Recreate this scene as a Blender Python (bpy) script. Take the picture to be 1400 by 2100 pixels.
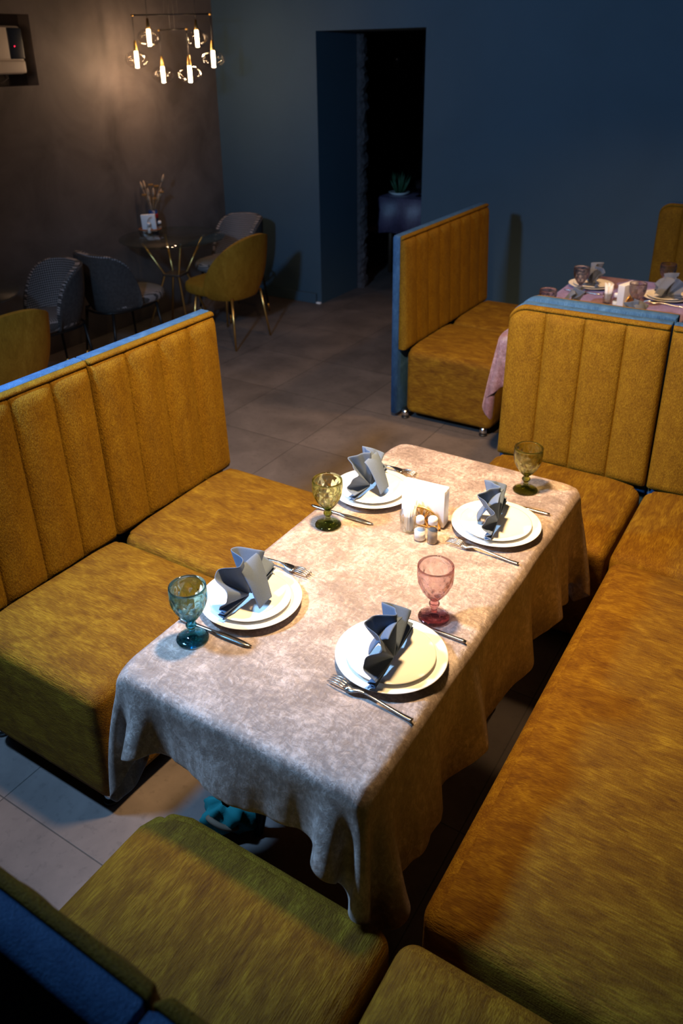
import bpy, bmesh, math, random
import numpy as np
from mathutils import Vector, Matrix, Euler

R = math.radians
PI = math.pi
rnd = random.Random(7)
sc = bpy.context.scene
for o in list(bpy.data.objects):
    bpy.data.objects.remove(o)
COL = sc.collection

# ------------------------------------------------------------------ camera, world, lights, exposure
cam_data = bpy.data.cameras.new('camera')
cam = bpy.data.objects.new('camera', cam_data)
COL.objects.link(cam)
cam.matrix_world = Matrix(((0.846, -0.207, 0.490, 0.0), (0.532, 0.355, -0.769, 0.0), (-0.015, 0.912, 0.411, 2.0), (0, 0, 0, 1)))
_r = cam.matrix_world.to_3x3()
_q = _r.to_quaternion().normalized()
cam.matrix_world = Matrix.Translation((0, 0, 2.0)) @ _q.to_matrix().to_4x4()
cam_data.sensor_fit = 'AUTO'
cam_data.sensor_width = 36.0
cam_data.lens = 28.175
cam_data.shift_x = 0.0055
cam_data.shift_y = -0.0940
cam_data.clip_start = 0.05
cam_data.clip_end = 60
cam_data.dof.use_dof = True
cam_data.dof.focus_distance = 2.05
cam_data.dof.aperture_fstop = 4.0
sc.camera = cam

world = bpy.data.worlds.new('world')
sc.world = world
world.use_nodes = True
world.node_tree.nodes['Background'].inputs[0].default_value = (0.7, 0.6, 0.6, 1)
world.node_tree.nodes['Background'].inputs[1].default_value = 0.009

sc.view_settings.view_transform = 'Standard'
sc.view_settings.look = 'None'
sc.view_settings.gamma = 1.0
sc.view_settings.use_curve_mapping = False
sc.view_settings.exposure = 0.22


def area(name, loc, target, size, power, color, spread=180):
    d = bpy.data.lights.new(name, 'AREA')
    d.shape = 'DISK'
    d.size = size
    d.energy = power
    d.color = color
    d.spread = R(spread)
    o = bpy.data.objects.new(name, d)
    COL.objects.link(o)
    o.location = loc
    o.rotation_euler = (Vector(target) - Vector(loc)).to_track_quat('-Z', 'Y').to_euler()
    return o


def spot(name, loc, target, radius, power, color, cone, blend):
    d = bpy.data.lights.new(name, 'SPOT')
    d.shadow_soft_size = radius
    d.energy = power
    d.color = color
    d.spot_size = R(cone)
    d.spot_blend = blend
    o = bpy.data.objects.new(name, d)
    COL.objects.link(o)
    o.location = loc
    o.rotation_euler = (Vector(target) - Vector(loc)).to_track_quat('-Z', 'Y').to_euler()
    return o


spot('cool_lamp', (-2.03, 0.66, 2.30), (-0.75, 3.20, 0.90), 0.10, 262, (0.31, 0.60, 1.0), 142, 0.62)
spot('warm_table_lamp', (-0.92, 1.58, 2.55), (-1.18, 2.32, 0.5), 0.10, 450, (1.0, 0.64, 0.30), 100, 1.0)
spot('warm_far_table_lamp', (-0.94, 4.2, 2.55), (-1.15, 4.2, 0), 0.10, 110, (1.0, 0.57, 0.26), 120, 1.0)

_p = bpy.data.lights.new('added_left_fill', 'POINT')  # added warm fill to brighten the left chairs and wall; no visible fixture
_p.energy = 7
_p.color = (1.0, 0.6, 0.33)
_p.shadow_soft_size = 0.15
_o = bpy.data.objects.new('added_left_fill', _p)
COL.objects.link(_o)
_o.location = (-4.05, 2.55, 2.15)

# ------------------------------------------------------------------ mesh helpers


def new_obj(name, verts, faces, mat=None, parent=None, smooth=True, uvs=None, mats=None, fmat=None):
    me = bpy.data.meshes.new(name)
    me.from_pydata([tuple(map(float, v)) for v in verts], [], [tuple(f) for f in faces])
    if uvs is not None:
        lay = me.uv_layers.new(name='UVMap')
        for p in me.polygons:
            for li, vi in zip(p.loop_indices, p.vertices):
                lay.data[li].uv = uvs[vi]
    if mats:
        for m in mats:
            me.materials.append(m)
        for p, k in zip(me.polygons, fmat):
            p.material_index = k
    elif mat:
        me.materials.append(mat)
    if smooth:
        me.polygons.foreach_set('use_smooth', [True] * len(me.polygons))
    bm = bmesh.new()
    bm.from_mesh(me)
    bmesh.ops.recalc_face_normals(bm, faces=bm.faces)
    bm.to_mesh(me)
    bm.free()
    me.update()
    o = bpy.data.objects.new(name, me)
    COL.objects.link(o)
    if parent:
        o.parent = parent
    return o


class MB:
    """collects several shapes into one mesh"""

    def __init__(s):
        s.v, s.f = [], []

    def add(s, vf):
        v, f = vf
        b = len(s.v)
        s.v += [tuple(p) for p in v]
        s.f += [tuple(i + b for i in q) for q in f]
        return s

    def build(s, name, mat, parent=None, smooth=True):
        return new_obj(name, s.v, s.f, mat, parent, smooth)


def box(x0, x1, y0, y1, z0, z1):
    v = [(x0, y0, z0), (x1, y0, z0), (x1, y1, z0), (x0, y1, z0), (x0, y0, z1), (x1, y0, z1), (x1, y1, z1), (x0, y1, z1)]
    f = [(0, 3, 2, 1), (4, 5, 6, 7), (0, 1, 5, 4), (1, 2, 6, 5), (2, 3, 7, 6), (3, 0, 4, 7)]
    return v, f


def rbox(x0, x1, y0, y1, z0, z1, r, n=(6, 6, 2), k=4):
    """rounded box from a subdivided cube"""
    def axis(a, b, m):
        pts = [a + r * (1 - math.cos(PI / 2 * i / k)) * 1.0 for i in range(k)]
        inn = np.linspace(a + r, b - r, m + 1)
        return pts + list(inn) + [a + b - p for p in reversed(pts)]
    xs, ys, zs = axis(x0, x1, n[0]), axis(y0, y1, n[1]), axis(z0, z1, n[2])
    idx, V, F = {}, [], []
    lo, hi = np.array((x0 + r, y0 + r, z0 + r)), np.array((x1 - r, y1 - r, z1 - r))

    def vid(i, j, l):
        key = (i, j, l)
        if key not in idx:
            c = np.array((xs[i], ys[j], zs[l]))
            q = np.minimum(np.maximum(c, lo), hi)
            d = c - q
            m = np.linalg.norm(d)
            p = q + (d / m * r if m > 1e-9 else 0)
            idx[key] = len(V)
            V.append(tuple(p))
        return idx[key]
    nx, ny, nz = len(xs) - 1, len(ys) - 1, len(zs) - 1
    for i in range(nx):
        for j in range(ny):
            F.append((vid(i, j, 0), vid(i, j + 1, 0), vid(i + 1, j + 1, 0), vid(i + 1, j, 0)))
            F.append((vid(i, j, nz), vid(i + 1, j, nz), vid(i + 1, j + 1, nz), vid(i, j + 1, nz)))
    for i in range(nx):
        for l in range(nz):
            F.append((vid(i, 0, l), vid(i + 1, 0, l), vid(i + 1, 0, l + 1), vid(i, 0, l + 1)))
            F.append((vid(i, ny, l), vid(i, ny, l + 1), vid(i + 1, ny, l + 1), vid(i + 1, ny, l)))
    for j in range(ny):
        for l in range(nz):
            F.append((vid(0, j, l), vid(0, j, l + 1), vid(0, j + 1, l + 1), vid(0, j + 1, l)))
            F.append((vid(nx, j, l), vid(nx, j + 1, l), vid(nx, j + 1, l + 1), vid(nx, j, l + 1)))
    return V, F


def lathe(prof, seg=40, c=(0, 0, 0), fn=None, close=True):
    V, F = [], []
    for k, (r, z) in enumerate(prof):
        for s in range(seg):
            a = 2 * PI * s / seg
            rr = max(r, 1e-4)
            if fn:
                rr = fn(k, rr, z, a)
            V.append((c[0] + rr * math.cos(a), c[1] + rr * math.sin(a), c[2] + z))
    n = len(prof)
    for k in range(n - 1):
        for s in range(seg):
            t = (s + 1) % seg
            F.append((k * seg + s, k * seg + t, (k + 1) * seg + t, (k + 1) * seg + s))
    if close:
        F.append(tuple(range(seg - 1, -1, -1)))
        F.append(tuple((n - 1) * seg + s for s in range(seg)))
    return V, F


def tube(path, rad, seg=10, closed=False):
    P = [Vector(p) for p in path]
    n = len(P)
    rads = rad if isinstance(rad, (list, tuple)) else [rad] * n
    V, F = [], []
    up = None
    for i in range(n):
        a = P[i - 1] if (i > 0 or closed) else P[i]
        b = P[(i + 1) % n] if (i < n - 1 or closed) else P[i]
        t = (b - a).normalized()
        if up is None:
            up = t.orthogonal().normalized()
        else:
            up = (up - t * up.dot(t)).normalized()
        w = t.cross(up)
        for s in range(seg):
            an = 2 * PI * s / seg
            V.append(tuple(P[i] + rads[i] * (math.cos(an) * up + math.sin(an) * w)))
    m = n if closed else n - 1
    for i in range(m):
        j = (i + 1) % n
        for s in range(seg):
            t = (s + 1) % seg
            F.append((i * seg + s, i * seg + t, j * seg + t, j * seg + s))
    if not closed:
        F.append(tuple(range(seg - 1, -1, -1)))
        F.append(tuple((n - 1) * seg + s for s in range(seg)))
    return V, F


def grid_faces(nu, nv, off=0, wrap=False):
    F = []
    for i in range(nu if wrap else nu - 1):
        for j in range(nv - 1):
            a = i * nv + j
            b = ((i + 1) % nu) * nv + j
            F.append((off + a, off + b, off + b + 1, off + a + 1))
    return F


def xform(vf, M):
    return [tuple(M @ Vector(p)) for p in vf[0]], vf[1]


def solidify(o, t, offset=0.0):
    m = o.modifiers.new('thickness', 'SOLIDIFY')
    m.thickness = t
    m.offset = offset
    return o


def subsurf(o, lv=1):
    m = o.modifiers.new('smooth', 'SUBSURF')
    m.levels = lv
    m.render_levels = lv
    return o


def thing(name, label, cat, loc=(0, 0, 0), rz=0.0, group=None):
    o = bpy.data.objects.new(name, None)
    o.empty_display_size = 0.05
    COL.objects.link(o)
    o.location = loc
    o.rotation_euler = (0, 0, rz)
    return tag(o, label, cat, group)


def tag(o, label, cat, group=None):
    o['label'] = label
    o['category'] = cat
    if group:
        o['group'] = group
    return o


def structure(o):
    o['kind'] = 'structure'
    return o


def dup(src, label, loc=None, rz=None, group=None):
    r = src.copy()
    COL.objects.link(r)
    r['label'] = label
    if loc is not None:
        r.location = loc
    if rz is not None:
        r.rotation_euler = (0, 0, rz)
    if group:
        r['group'] = group
    for ch in list(src.children):
        c = ch.copy()
        COL.objects.link(c)
        c.parent = r
        for g in list(ch.children):
            d = g.copy()
            COL.objects.link(d)
            d.parent = c
    return r


# ------------------------------------------------------------------ material helpers
class NT:
    def __init__(s, name):
        s.m = bpy.data.materials.new(name)
        s.m.use_nodes = True
        s.t = s.m.node_tree
        s.b = s.t.nodes['Principled BSDF']
        s.out = s.t.nodes['Material Output']

    def n(s, ty, **kw):
        d = s.t.nodes.new(ty)
        for k, v in kw.items():
            if k in d.inputs.keys():
                d.inputs[k].default_value = v
            else:
                setattr(d, k, v)
        return d

    def l(s, a, b):
        s.t.links.new(a, b)

    def coords(s, scale=(1, 1, 1), rot=(0, 0, 0), loc=(0, 0, 0), kind='Object', jitter=False):
        tc = s.n('ShaderNodeTexCoord')
        mp = s.n('ShaderNodeMapping')
        mp.inputs['Scale'].default_value = scale
        mp.inputs['Rotation'].default_value = rot
        mp.inputs['Location'].default_value = loc
        s.l(tc.outputs[kind], mp.inputs['Vector'])
        if jitter:
            oi = s.n('ShaderNodeObjectInfo')
            ml = s.n('ShaderNodeMath', operation='MULTIPLY')
            ml.inputs[1].default_value = 37.0
            s.l(oi.outputs['Random'], ml.inputs[0])
            s.l(ml.outputs[0], mp.inputs['Location'])
        return mp.outputs['Vector']

    def noise(s, vec, scale, detail=3, rough=0.5, dist=0.0):
        d = s.n('ShaderNodeTexNoise')
        d.inputs['Scale'].default_value = scale
        d.inputs['Detail'].default_value = detail
        d.inputs['Roughness'].default_value = rough
        d.inputs['Distortion'].default_value = dist
        s.l(vec, d.inputs['Vector'])
        return d.outputs['Fac']

    def ramp(s, fac, stops):
        d = s.n('ShaderNodeValToRGB')
        els = d.color_ramp.elements
        while len(els) < len(stops):
            els.new(0.5)
        for e, (p, c) in zip(els, stops):
            e.position = p
            e.color = (*c, 1) if len(c) == 3 else c
        s.l(fac, d.inputs['Fac'])
        return d.outputs['Color']

    def mix(s, fac, a, b, mode='MIX'):
        d = s.n('ShaderNodeMixRGB', blend_type=mode)
        for sock, v in ((d.inputs['Fac'], fac), (d.inputs['Color1'], a), (d.inputs['Color2'], b)):
            if hasattr(v, 'links') or isinstance(v, bpy.types.NodeSocket):
                s.l(v, sock)
            else:
                sock.default_value = (*v, 1) if isinstance(v, tuple) and len(v) == 3 else v
        return d.outputs['Color']

    def bump(s, h, strength, dist=0.01):
        d = s.n('ShaderNodeBump')
        d.inputs['Strength'].default_value = strength
        d.inputs['Distance'].default_value = dist
        s.l(h, d.inputs['Height'])
        s.l(d.outputs['Normal'], s.b.inputs['Normal'])

    def math(s, op, a, b=0.0):
        d = s.n('ShaderNodeMath', operation=op)
        for i, v in enumerate((a, b)):
            if isinstance(v, bpy.types.NodeSocket):
                s.l(v, d.inputs[i])
            else:
                d.inputs[i].default_value = v
        return d.outputs[0]

    def set(s, **kw):
        for k, v in kw.items():
            s.b.inputs[k.replace('_', ' ')].default_value = v
        return s


def plain(name, col, rough=0.5, metal=0.0, spec=0.5, noise=0.0, nscale=20):
    t = NT(name)
    t.set(Roughness=rough, Metallic=metal)
    t.b.inputs['Specular IOR Level'].default_value = spec
    if noise:
        f = t.noise(t.coords(), nscale, 4)
        a = tuple(c * (1 - noise) for c in col)
        b = tuple(min(1, c * (1 + noise)) for c in col)
        t.l(t.ramp(f, [(0.3, a), (0.7, b)]), t.b.inputs['Base Color'])
    else:
        t.b.inputs['Base Color'].default_value = (*col, 1)
    return t.m


def chenille(name, dark, mid, light, axis, sheen=0.12, along=30, across=430, ks=0.42):
    """cut-pile upholstery: fine streaks running along one axis, blotches where the pile lies differently"""
    t = NT(name)
    st = [across] * 3
    st['xyz'.index(axis)] = along
    v = t.coords(jitter=True)
    vs = t.coords(scale=tuple(st), jitter=True)
    streak = t.noise(vs, 1.0, 2, 0.5, 0.2)
    vb = [22.0, 22.0, 22.0]
    vb['xyz'.index(axis)] = 9.0
    blot = t.noise(t.coords(scale=tuple(vb), jitter=True), 1.0, 6, 0.66, 0.7)
    fine = t.noise(v, 260, 2)
    a = t.math('ADD', t.math('MULTIPLY', streak, ks), t.math('MULTIPLY', blot, 1 - ks))
    c = t.ramp(a, [(0.32, dark), (0.5, mid), (0.68, light)])
    t.l(c, t.b.inputs['Base Color'])
    t.set(Roughness=0.75)
    t.b.inputs['Specular IOR Level'].default_value = 0.18
    t.b.inputs['Sheen Weight'].default_value = sheen
    t.b.inputs['Sheen Roughness'].default_value = 0.35
    t.b.inputs['Sheen Tint'].default_value = (*[min(1, x * 1.9) for x in light], 1)
    h = t.math('ADD', t.math('MULTIPLY', streak, 0.8), t.math('MULTIPLY', fine, 0.4))
    t.bump(h, 0.7, 0.005)
    return t.m


YD, YM, YL = (0.074, 0.026, 0.0010), (0.145, 0.066, 0.0023), (0.265, 0.150, 0.008)
M_SEAT = chenille('mustard_chenille_seat', YD, YM, YL, 'y')
M_BACK = chenille('mustard_chenille_back', (0.095, 0.045, 0.0016), (0.155, 0.080, 0.003), (0.225, 0.133, 0.007), 'z', 0.12, 110, 330, 0.62)
M_BLUE = chenille('blue_chenille', (0.020, 0.06, 0.15), (0.035, 0.105, 0.24), (0.07, 0.17, 0.34), 'z')
M_CHROME = plain('chrome', (0.75, 0.75, 0.77), 0.18, 1.0)
M_STEEL = plain('polished_steel', (0.62, 0.60, 0.58), 0.22, 1.0)
M_BLACK = plain('black_plastic', (0.012, 0.012, 0.013), 0.45)
M_BLACKMETAL = plain('black_metal', (0.014, 0.014, 0.015), 0.4, 0.6)
M_GOLD = plain('brass', (0.80, 0.50, 0.16), 0.32, 1.0)
M_PORC = plain('white_porcelain', (0.86, 0.85, 0.82), 0.14)
M_PAPER = plain('white_paper', (0.86, 0.86, 0.88), 0.85)
M_WOODLEG = plain('dark_wood', (0.06, 0.035, 0.022), 0.5, noise=0.3)
M_WHITEPL = plain('white_plastic', (0.62, 0.55, 0.46), 0.45)


def velvet(name, dark, mid, light, spec=1.0):
    t = NT(name)
    t.b.inputs['IOR'].default_value = 1.8
    v = t.coords()
    wn = t.n('ShaderNodeTexNoise')
    wn.inputs['Scale'].default_value = 16
    wn.inputs['Detail'].default_value = 2
    t.l(v, wn.inputs['Vector'])

    def warped(scale, rot, amt):
        w = t.n('ShaderNodeVectorMath', operation='MULTIPLY_ADD')
        t.l(wn.outputs['Color'], w.inputs[0])
        w.inputs[1].default_value = (amt, amt, amt)
        t.l(v, w.inputs[2])
        mp = t.n('ShaderNodeMapping')
        mp.inputs['Scale'].default_value = scale
        mp.inputs['Rotation'].default_value = rot
        t.l(w.outputs[0], mp.inputs['Vector'])
        return mp.outputs['Vector']
    na = t.noise(warped((1, 2.6, 1), (0.3, 0.2, 0.5), 0.05), 44, 8, 0.78, 0.5)
    nb = t.noise(warped((2.6, 1, 1.2), (0.1, 0.4, 0.35), -0.05), 40, 8, 0.78, 0.5)
    n1 = t.math('ADD', t.math('MULTIPLY', na, 0.5), t.math('MULTIPLY', nb, 0.5))
    n2 = t.noise(v, 7, 4, 0.6, 0.8)
    a = t.math('ADD', t.math('MULTIPLY', n1, 0.72), t.math('MULTIPLY', n2, 0.28))
    t.l(t.ramp(a, [(0.415, dark), (0.49, mid), (0.575, light)]), t.b.inputs['Base Color'])
    ro = t.n('ShaderNodeMapRange')
    ro.inputs['From Min'].default_value = 0.35
    ro.inputs['From Max'].default_value = 0.65
    ro.inputs['To Min'].default_value = 0.52
    ro.inputs['To Max'].default_value = 0.28
    t.l(n1, ro.inputs['Value'])
    t.l(ro.outputs[0], t.b.inputs['Roughness'])
    t.b.inputs['Specular IOR Level'].default_value = spec
    t.b.inputs['Sheen Weight'].default_value = 0.25
    t.b.inputs['Sheen Roughness'].default_value = 0.3
    t.b.inputs['Sheen Tint'].default_value = (*[min(1, x * 1.3) for x in light], 1)
    t.bump(n1, 0.75, 0.006)
    return t.m


M_CLOTH = velvet('blush_crushed_velvet', (0.165, 0.116, 0.098), (0.280, 0.206, 0.176), (0.60, 0.485, 0.44))
M_CLOTH2 = velvet('plum_crushed_velvet', (0.13, 0.055, 0.075), (0.205, 0.095, 0.125), (0.40, 0.25, 0.34))
M_CLOTH2.node_tree.nodes['Principled BSDF'].inputs['Sheen Weight'].default_value = 0.9
M_CLOTH2.node_tree.nodes['Principled BSDF'].inputs['Sheen Tint'].default_value = (0.72, 0.62, 0.95, 1)
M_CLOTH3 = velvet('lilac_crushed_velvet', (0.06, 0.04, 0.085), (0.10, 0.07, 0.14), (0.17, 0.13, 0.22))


def linen(name, col):
    t = NT(name)
    v = t.coords()
    f = t.noise(v, 900, 2)
    a = tuple(c * 0.88 for c in col)
    b = tuple(c * 1.1 for c in col)
    t.l(t.ramp(f, [(0.35, a), (0.65, b)]), t.b.inputs['Base Color'])
    t.set(Roughness=0.85)
    t.b.inputs['Specular IOR Level'].default_value = 0.2
    t.bump(f, 0.15, 0.001)
    return t.m


M_NAPKIN = linen('slate_blue_linen', (0.120, 0.165, 0.255))
M_NAPKIN2 = linen('grey_linen', (0.15, 0.175, 0.225))


def glass(name, absorb, density, mix=0.22):
    """pressed glass tinted in its body: partly refracting, partly straight through, so light passes on to the table"""
    t = NT(name)
    t.t.nodes.remove(t.b)
    g = t.n('ShaderNodeBsdfGlass')
    g.inputs['Color'].default_value = (0.985, 0.985, 0.985, 1)
    g.inputs['Roughness'].default_value = 0.0
    g.inputs['IOR'].default_value = 1.47
    tr = t.n('ShaderNodeBsdfTransparent')
    tr.inputs['Color'].default_value = (0.97, 0.97, 0.97, 1)
    mx = t.n('ShaderNodeMixShader')
    mx.inputs['Fac'].default_value = mix
    t.l(g.outputs[0], mx.inputs[1])
    t.l(tr.outputs[0], mx.inputs[2])
    t.l(mx.outputs[0], t.out.inputs['Surface'])
    v = t.n('ShaderNodeVolumeAbsorption')
    v.inputs['Color'].default_value = (*[1 - a for a in absorb], 1)
    v.inputs['Density'].default_value = density
    t.l(v.outputs[0], t.out.inputs['Volume'])
    return t.m


def thin_glass(name, col=(0.97, 0.97, 0.97), refl=0.10):
    t = NT(name)
    t.t.nodes.remove(t.b)
    lw = t.n('ShaderNodeLayerWeight')
    lw.inputs['Blend'].default_value = 0.5
    fac = t.math('ADD', t.math('MULTIPLY', t.math('POWER', lw.outputs['Facing'], 2.6), 0.75), refl * 0.4)
    gl = t.n('ShaderNodeBsdfGlossy')
    gl.inputs['Roughness'].default_value = 0.02
    tr = t.n('ShaderNodeBsdfTransparent')
    tr.inputs['Color'].default_value = (*col, 1)
    mx = t.n('ShaderNodeMixShader')
    t.l(fac, mx.inputs['Fac'])
    t.l(tr.outputs[0], mx.inputs[1])
    t.l(gl.outputs[0], mx.inputs[2])
    t.l(mx.outputs[0], t.out.inputs['Surface'])
    return t.m


M_TEAL = glass('teal_glass', (1.0, 0.36, 0.27), 125)
M_OLIVE = glass('olive_glass', (0.38, 0.34, 1.0), 135)
M_PINK = glass('pink_glass', (0.30, 0.90, 0.84), 52)
M_SMOKE = glass('smoky_violet_glass', (0.75, 0.95, 0.75), 40)
M_CLEAR = thin_glass('clear_glass', (0.93, 0.95, 0.95))
M_TABLEGLASS = thin_glass('table_glass', (0.80, 0.88, 0.84))
M_GLOBE = thin_glass('globe_glass', (0.98, 0.96, 0.93))


def emit(name, col, st):
    t = NT(name)
    t.b.inputs['Base Color'].default_value = (*col, 1)
    t.b.inputs['Emission Color'].default_value = (*col, 1)
    t.b.inputs['Emission Strength'].default_value = st
    return t.m


M_TUBE = emit('lit_frosted_tube', (1.0, 0.72, 0.38), 26)
M_LED = emit('red_led', (1.0, 0.02, 0.08), 1.5)


def houndstooth():
    t = NT('houndstooth_fabric')
    v = t.coords(kind='UV', scale=(1 / 0.0155, 1 / 0.0155, 1), rot=(0, 0, R(4)))
    sx = t.n('ShaderNodeSeparateXYZ')
    t.l(v, sx.inputs[0])

    def half(sock):
        fr = t.math('FRACT', sock)
        return t.math('GREATER_THAN', fr, 0.45)
    a, b = half(sx.outputs[0]), half(sx.outputs[1])
    s = t.math('MULTIPLY', t.math('ADD', a, b), 0.5)
    t.l(t.ramp(s, [(0.2, (0.010, 0.010, 0.011)), (0.5, (0.08, 0.072, 0.07)), (0.9, (0.38, 0.33, 0.32))]), t.b.inputs['Base Color'])
    t.set(Roughness=0.9)
    return t.m


M_HOUND = houndstooth()
M_GREYFAB = plain('dark_grey_fabric', (0.055, 0.048, 0.046), 0.9, noise=0.2, nscale=60, spec=0.2)
M_YCHAIR = chenille('mustard_velvet_chair', (0.19, 0.080, 0.005), (0.27, 0.125, 0.008), (0.35, 0.175, 0.018), 'z', 0.15)
M_BROWNCH = chenille('brown_velvet_chair', (0.06, 0.03, 0.02), (0.10, 0.045, 0.03), (0.13, 0.06, 0.05), 'z', 0.2)


def floor_mat():
    t = NT('concrete_floor_tiles')
    v = t.coords(loc=(1.768, -0.904, 0))
    br = t.n('ShaderNodeTexBrick')
    br.offset = 0.0
    br.inputs['Color1'].default_value = (0.112, 0.094, 0.090, 1)
    br.inputs['Color2'].default_value = (0.140, 0.118, 0.112, 1)
    br.inputs['Mortar'].default_value = (0.045, 0.04, 0.038, 1)
    br.inputs['Scale'].default_value = 1.0
    br.inputs['Brick Width'].default_value = 0.6
    br.inputs['Row Height'].default_value = 0.6
    br.inputs['Mortar Size'].default_value = 0.0022
    br.inputs['Mortar Smooth'].default_value = 0.2
    t.l(v, br.inputs['Vector'])
    n1 = t.noise(v, 3.2, 8, 0.62, 0.4)
    n2 = t.noise(v, 38, 5, 0.6)
    sp = t.ramp(n2, [(0.30, (0.62, 0.62, 0.62)), (0.44, (1, 1, 1))])
    c = t.mix(0.8, br.outputs['Color'], t.ramp(n1, [(0.3, (0.55, 0.54, 0.54)), (0.7, (1.22, 1.2, 1.18))]), 'MULTIPLY')
    c = t.mix(0.6, c, sp, 'MULTIPLY')
    t.l(c, t.b.inputs['Base Color'])
    t.set(Roughness=0.5)
    t.b.inputs['Specular IOR Level'].default_value = 0.35
    h = t.math('ADD', t.math('MULTIPLY', n1, 0.5), t.math('MULTIPLY', br.outputs['Fac'], -0.6))
    t.bump(h, 0.25, 0.004)
    return t.m


def plaster(name, a, b, scale=2.2, rough=0.7, bump=0.15):
    t = NT(name)
    v = t.coords()
    n = t.noise(v, scale, 7, 0.6, 0.6)
    t.l(t.ramp(n, [(0.3, a), (0.72, b)]), t.b.inputs['Base Color'])
    t.set(Roughness=rough)
    t.b.inputs['Specular IOR Level'].default_value = 0.25
    t.bump(n, bump, 0.01)
    return t.m


M_FLOOR = floor_mat()
M_WALLB = plaster('blue_painted_wall', (0.042, 0.078, 0.112), (0.048, 0.089, 0.128), 1.5, 0.75, 0.05)
M_WALLL = plaster('grey_brown_plaster', (0.085, 0.073, 0.069), (0.160, 0.138, 0.131), 2.6, 0.55, 0.2)
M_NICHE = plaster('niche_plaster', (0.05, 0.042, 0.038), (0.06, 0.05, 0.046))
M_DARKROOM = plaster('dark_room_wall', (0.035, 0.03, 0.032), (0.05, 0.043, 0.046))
M_ROUGH = plaster('broken_masonry', (0.05, 0.045, 0.048), (0.11, 0.095, 0.10), 18, 0.9, 1.0)
M_CEIL = plaster('dark_ceiling', (0.05, 0.05, 0.052), (0.06, 0.06, 0.062))

# ------------------------------------------------------------------ room shell
YW, YI, XL = 5.72, 6.33, -4.80
DX0, DX1, DZ = -3.776, -2.830, 2.170
structure(new_obj('floor', *box(-5.4, 3.4, -3.2, 10.0, -0.12, 0.0), M_FLOOR, smooth=False))
structure(new_obj('ceiling', *box(-5.4, 3.4, -3.2, 10.0, 3.05, 3.17), M_CEIL, smooth=False))
mb = MB()
mb.add(box(-5.4, DX0, YW, YI, 0, 3.05))
mb.add(box(DX1, 3.4, YW, YI, 0, 3.05))
mb.add(box(DX0, DX1, YW, YI, DZ, 3.05))
structure(mb.build('wall_back', M_WALLB, smooth=False))
NY0, NY1, NZ0, NZ1 = 2.86, 3.878, 1.842, 2.270
mb = MB()
mb.add(box(-5.1, XL, -3.2, NY0, 0, 3.05))
mb.add(box(-5.1, XL, NY1, YW, 0, 3.05))
mb.add(box(-5.1, XL, NY0, NY1, 0, NZ0))
mb.add(box(-5.1, XL, NY0, NY1, NZ1, 3.05))
wl = structure(mb.build('wall_left', M_WALLL, smooth=False))
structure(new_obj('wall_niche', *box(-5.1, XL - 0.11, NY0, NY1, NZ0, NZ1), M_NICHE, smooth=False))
structure(new_obj('wall_right', *box(2.6, 2.75, -3.2, YW, 0, 3.05), M_WALLB, smooth=False))
structure(new_obj('wall_front', *box(-5.1, 2.75, -3.2, -3.05, 0, 3.05), M_WALLL, smooth=False))
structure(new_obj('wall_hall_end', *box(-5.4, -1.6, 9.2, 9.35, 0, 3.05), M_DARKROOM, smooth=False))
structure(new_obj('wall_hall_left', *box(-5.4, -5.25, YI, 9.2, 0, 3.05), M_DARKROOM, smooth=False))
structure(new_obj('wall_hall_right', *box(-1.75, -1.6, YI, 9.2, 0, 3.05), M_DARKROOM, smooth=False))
structure(new_obj('baseboard_back', *rbox(XL, DX0 - 0.045, YW - 0.026, YW + 0.004, 0, 0.088, 0.003, (1, 1, 1), 1), M_WALLB, smooth=False))
structure(new_obj('trim_1', *box(DX0 - 0.045, DX0 - 0.004, YW - 0.02, YW, 0, 0.012), M_PAPER, smooth=False))

# ragged masonry edge where the inner end of the doorway was broken through
V, n, m = [], 90, 7
rr = random.Random(3)
prof = [(0.0, 0.0), (0.035, 0.0), (0.055, 0.03), (0.05, 0.09), (0.0, 0.12), (-0.03, 0.06), (-0.02, 0.0)]
for i in range(n):
    z = 2.16 * i / (n - 1)
    for k, (px, py) in enumerate(prof):
        j = 0.010 if k in (1, 2, 3) else 0.0
        V.append((DX0 + px + rr.uniform(-j, j) + (0.008 * math.sin(i * 0.7) if k in (1, 2, 3) else 0), YI + 0.005 + py + rr.uniform(-j, j), z))
structure(new_obj('trim_2', V, grid_faces(n, m) + [tuple(range(m)), tuple((n - 1) * m + k for k in range(m))], M_ROUGH, smooth=False))

# ------------------------------------------------------------------ bench modules
SEAT_Z, BACK_H = 0.45, 0.64


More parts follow.
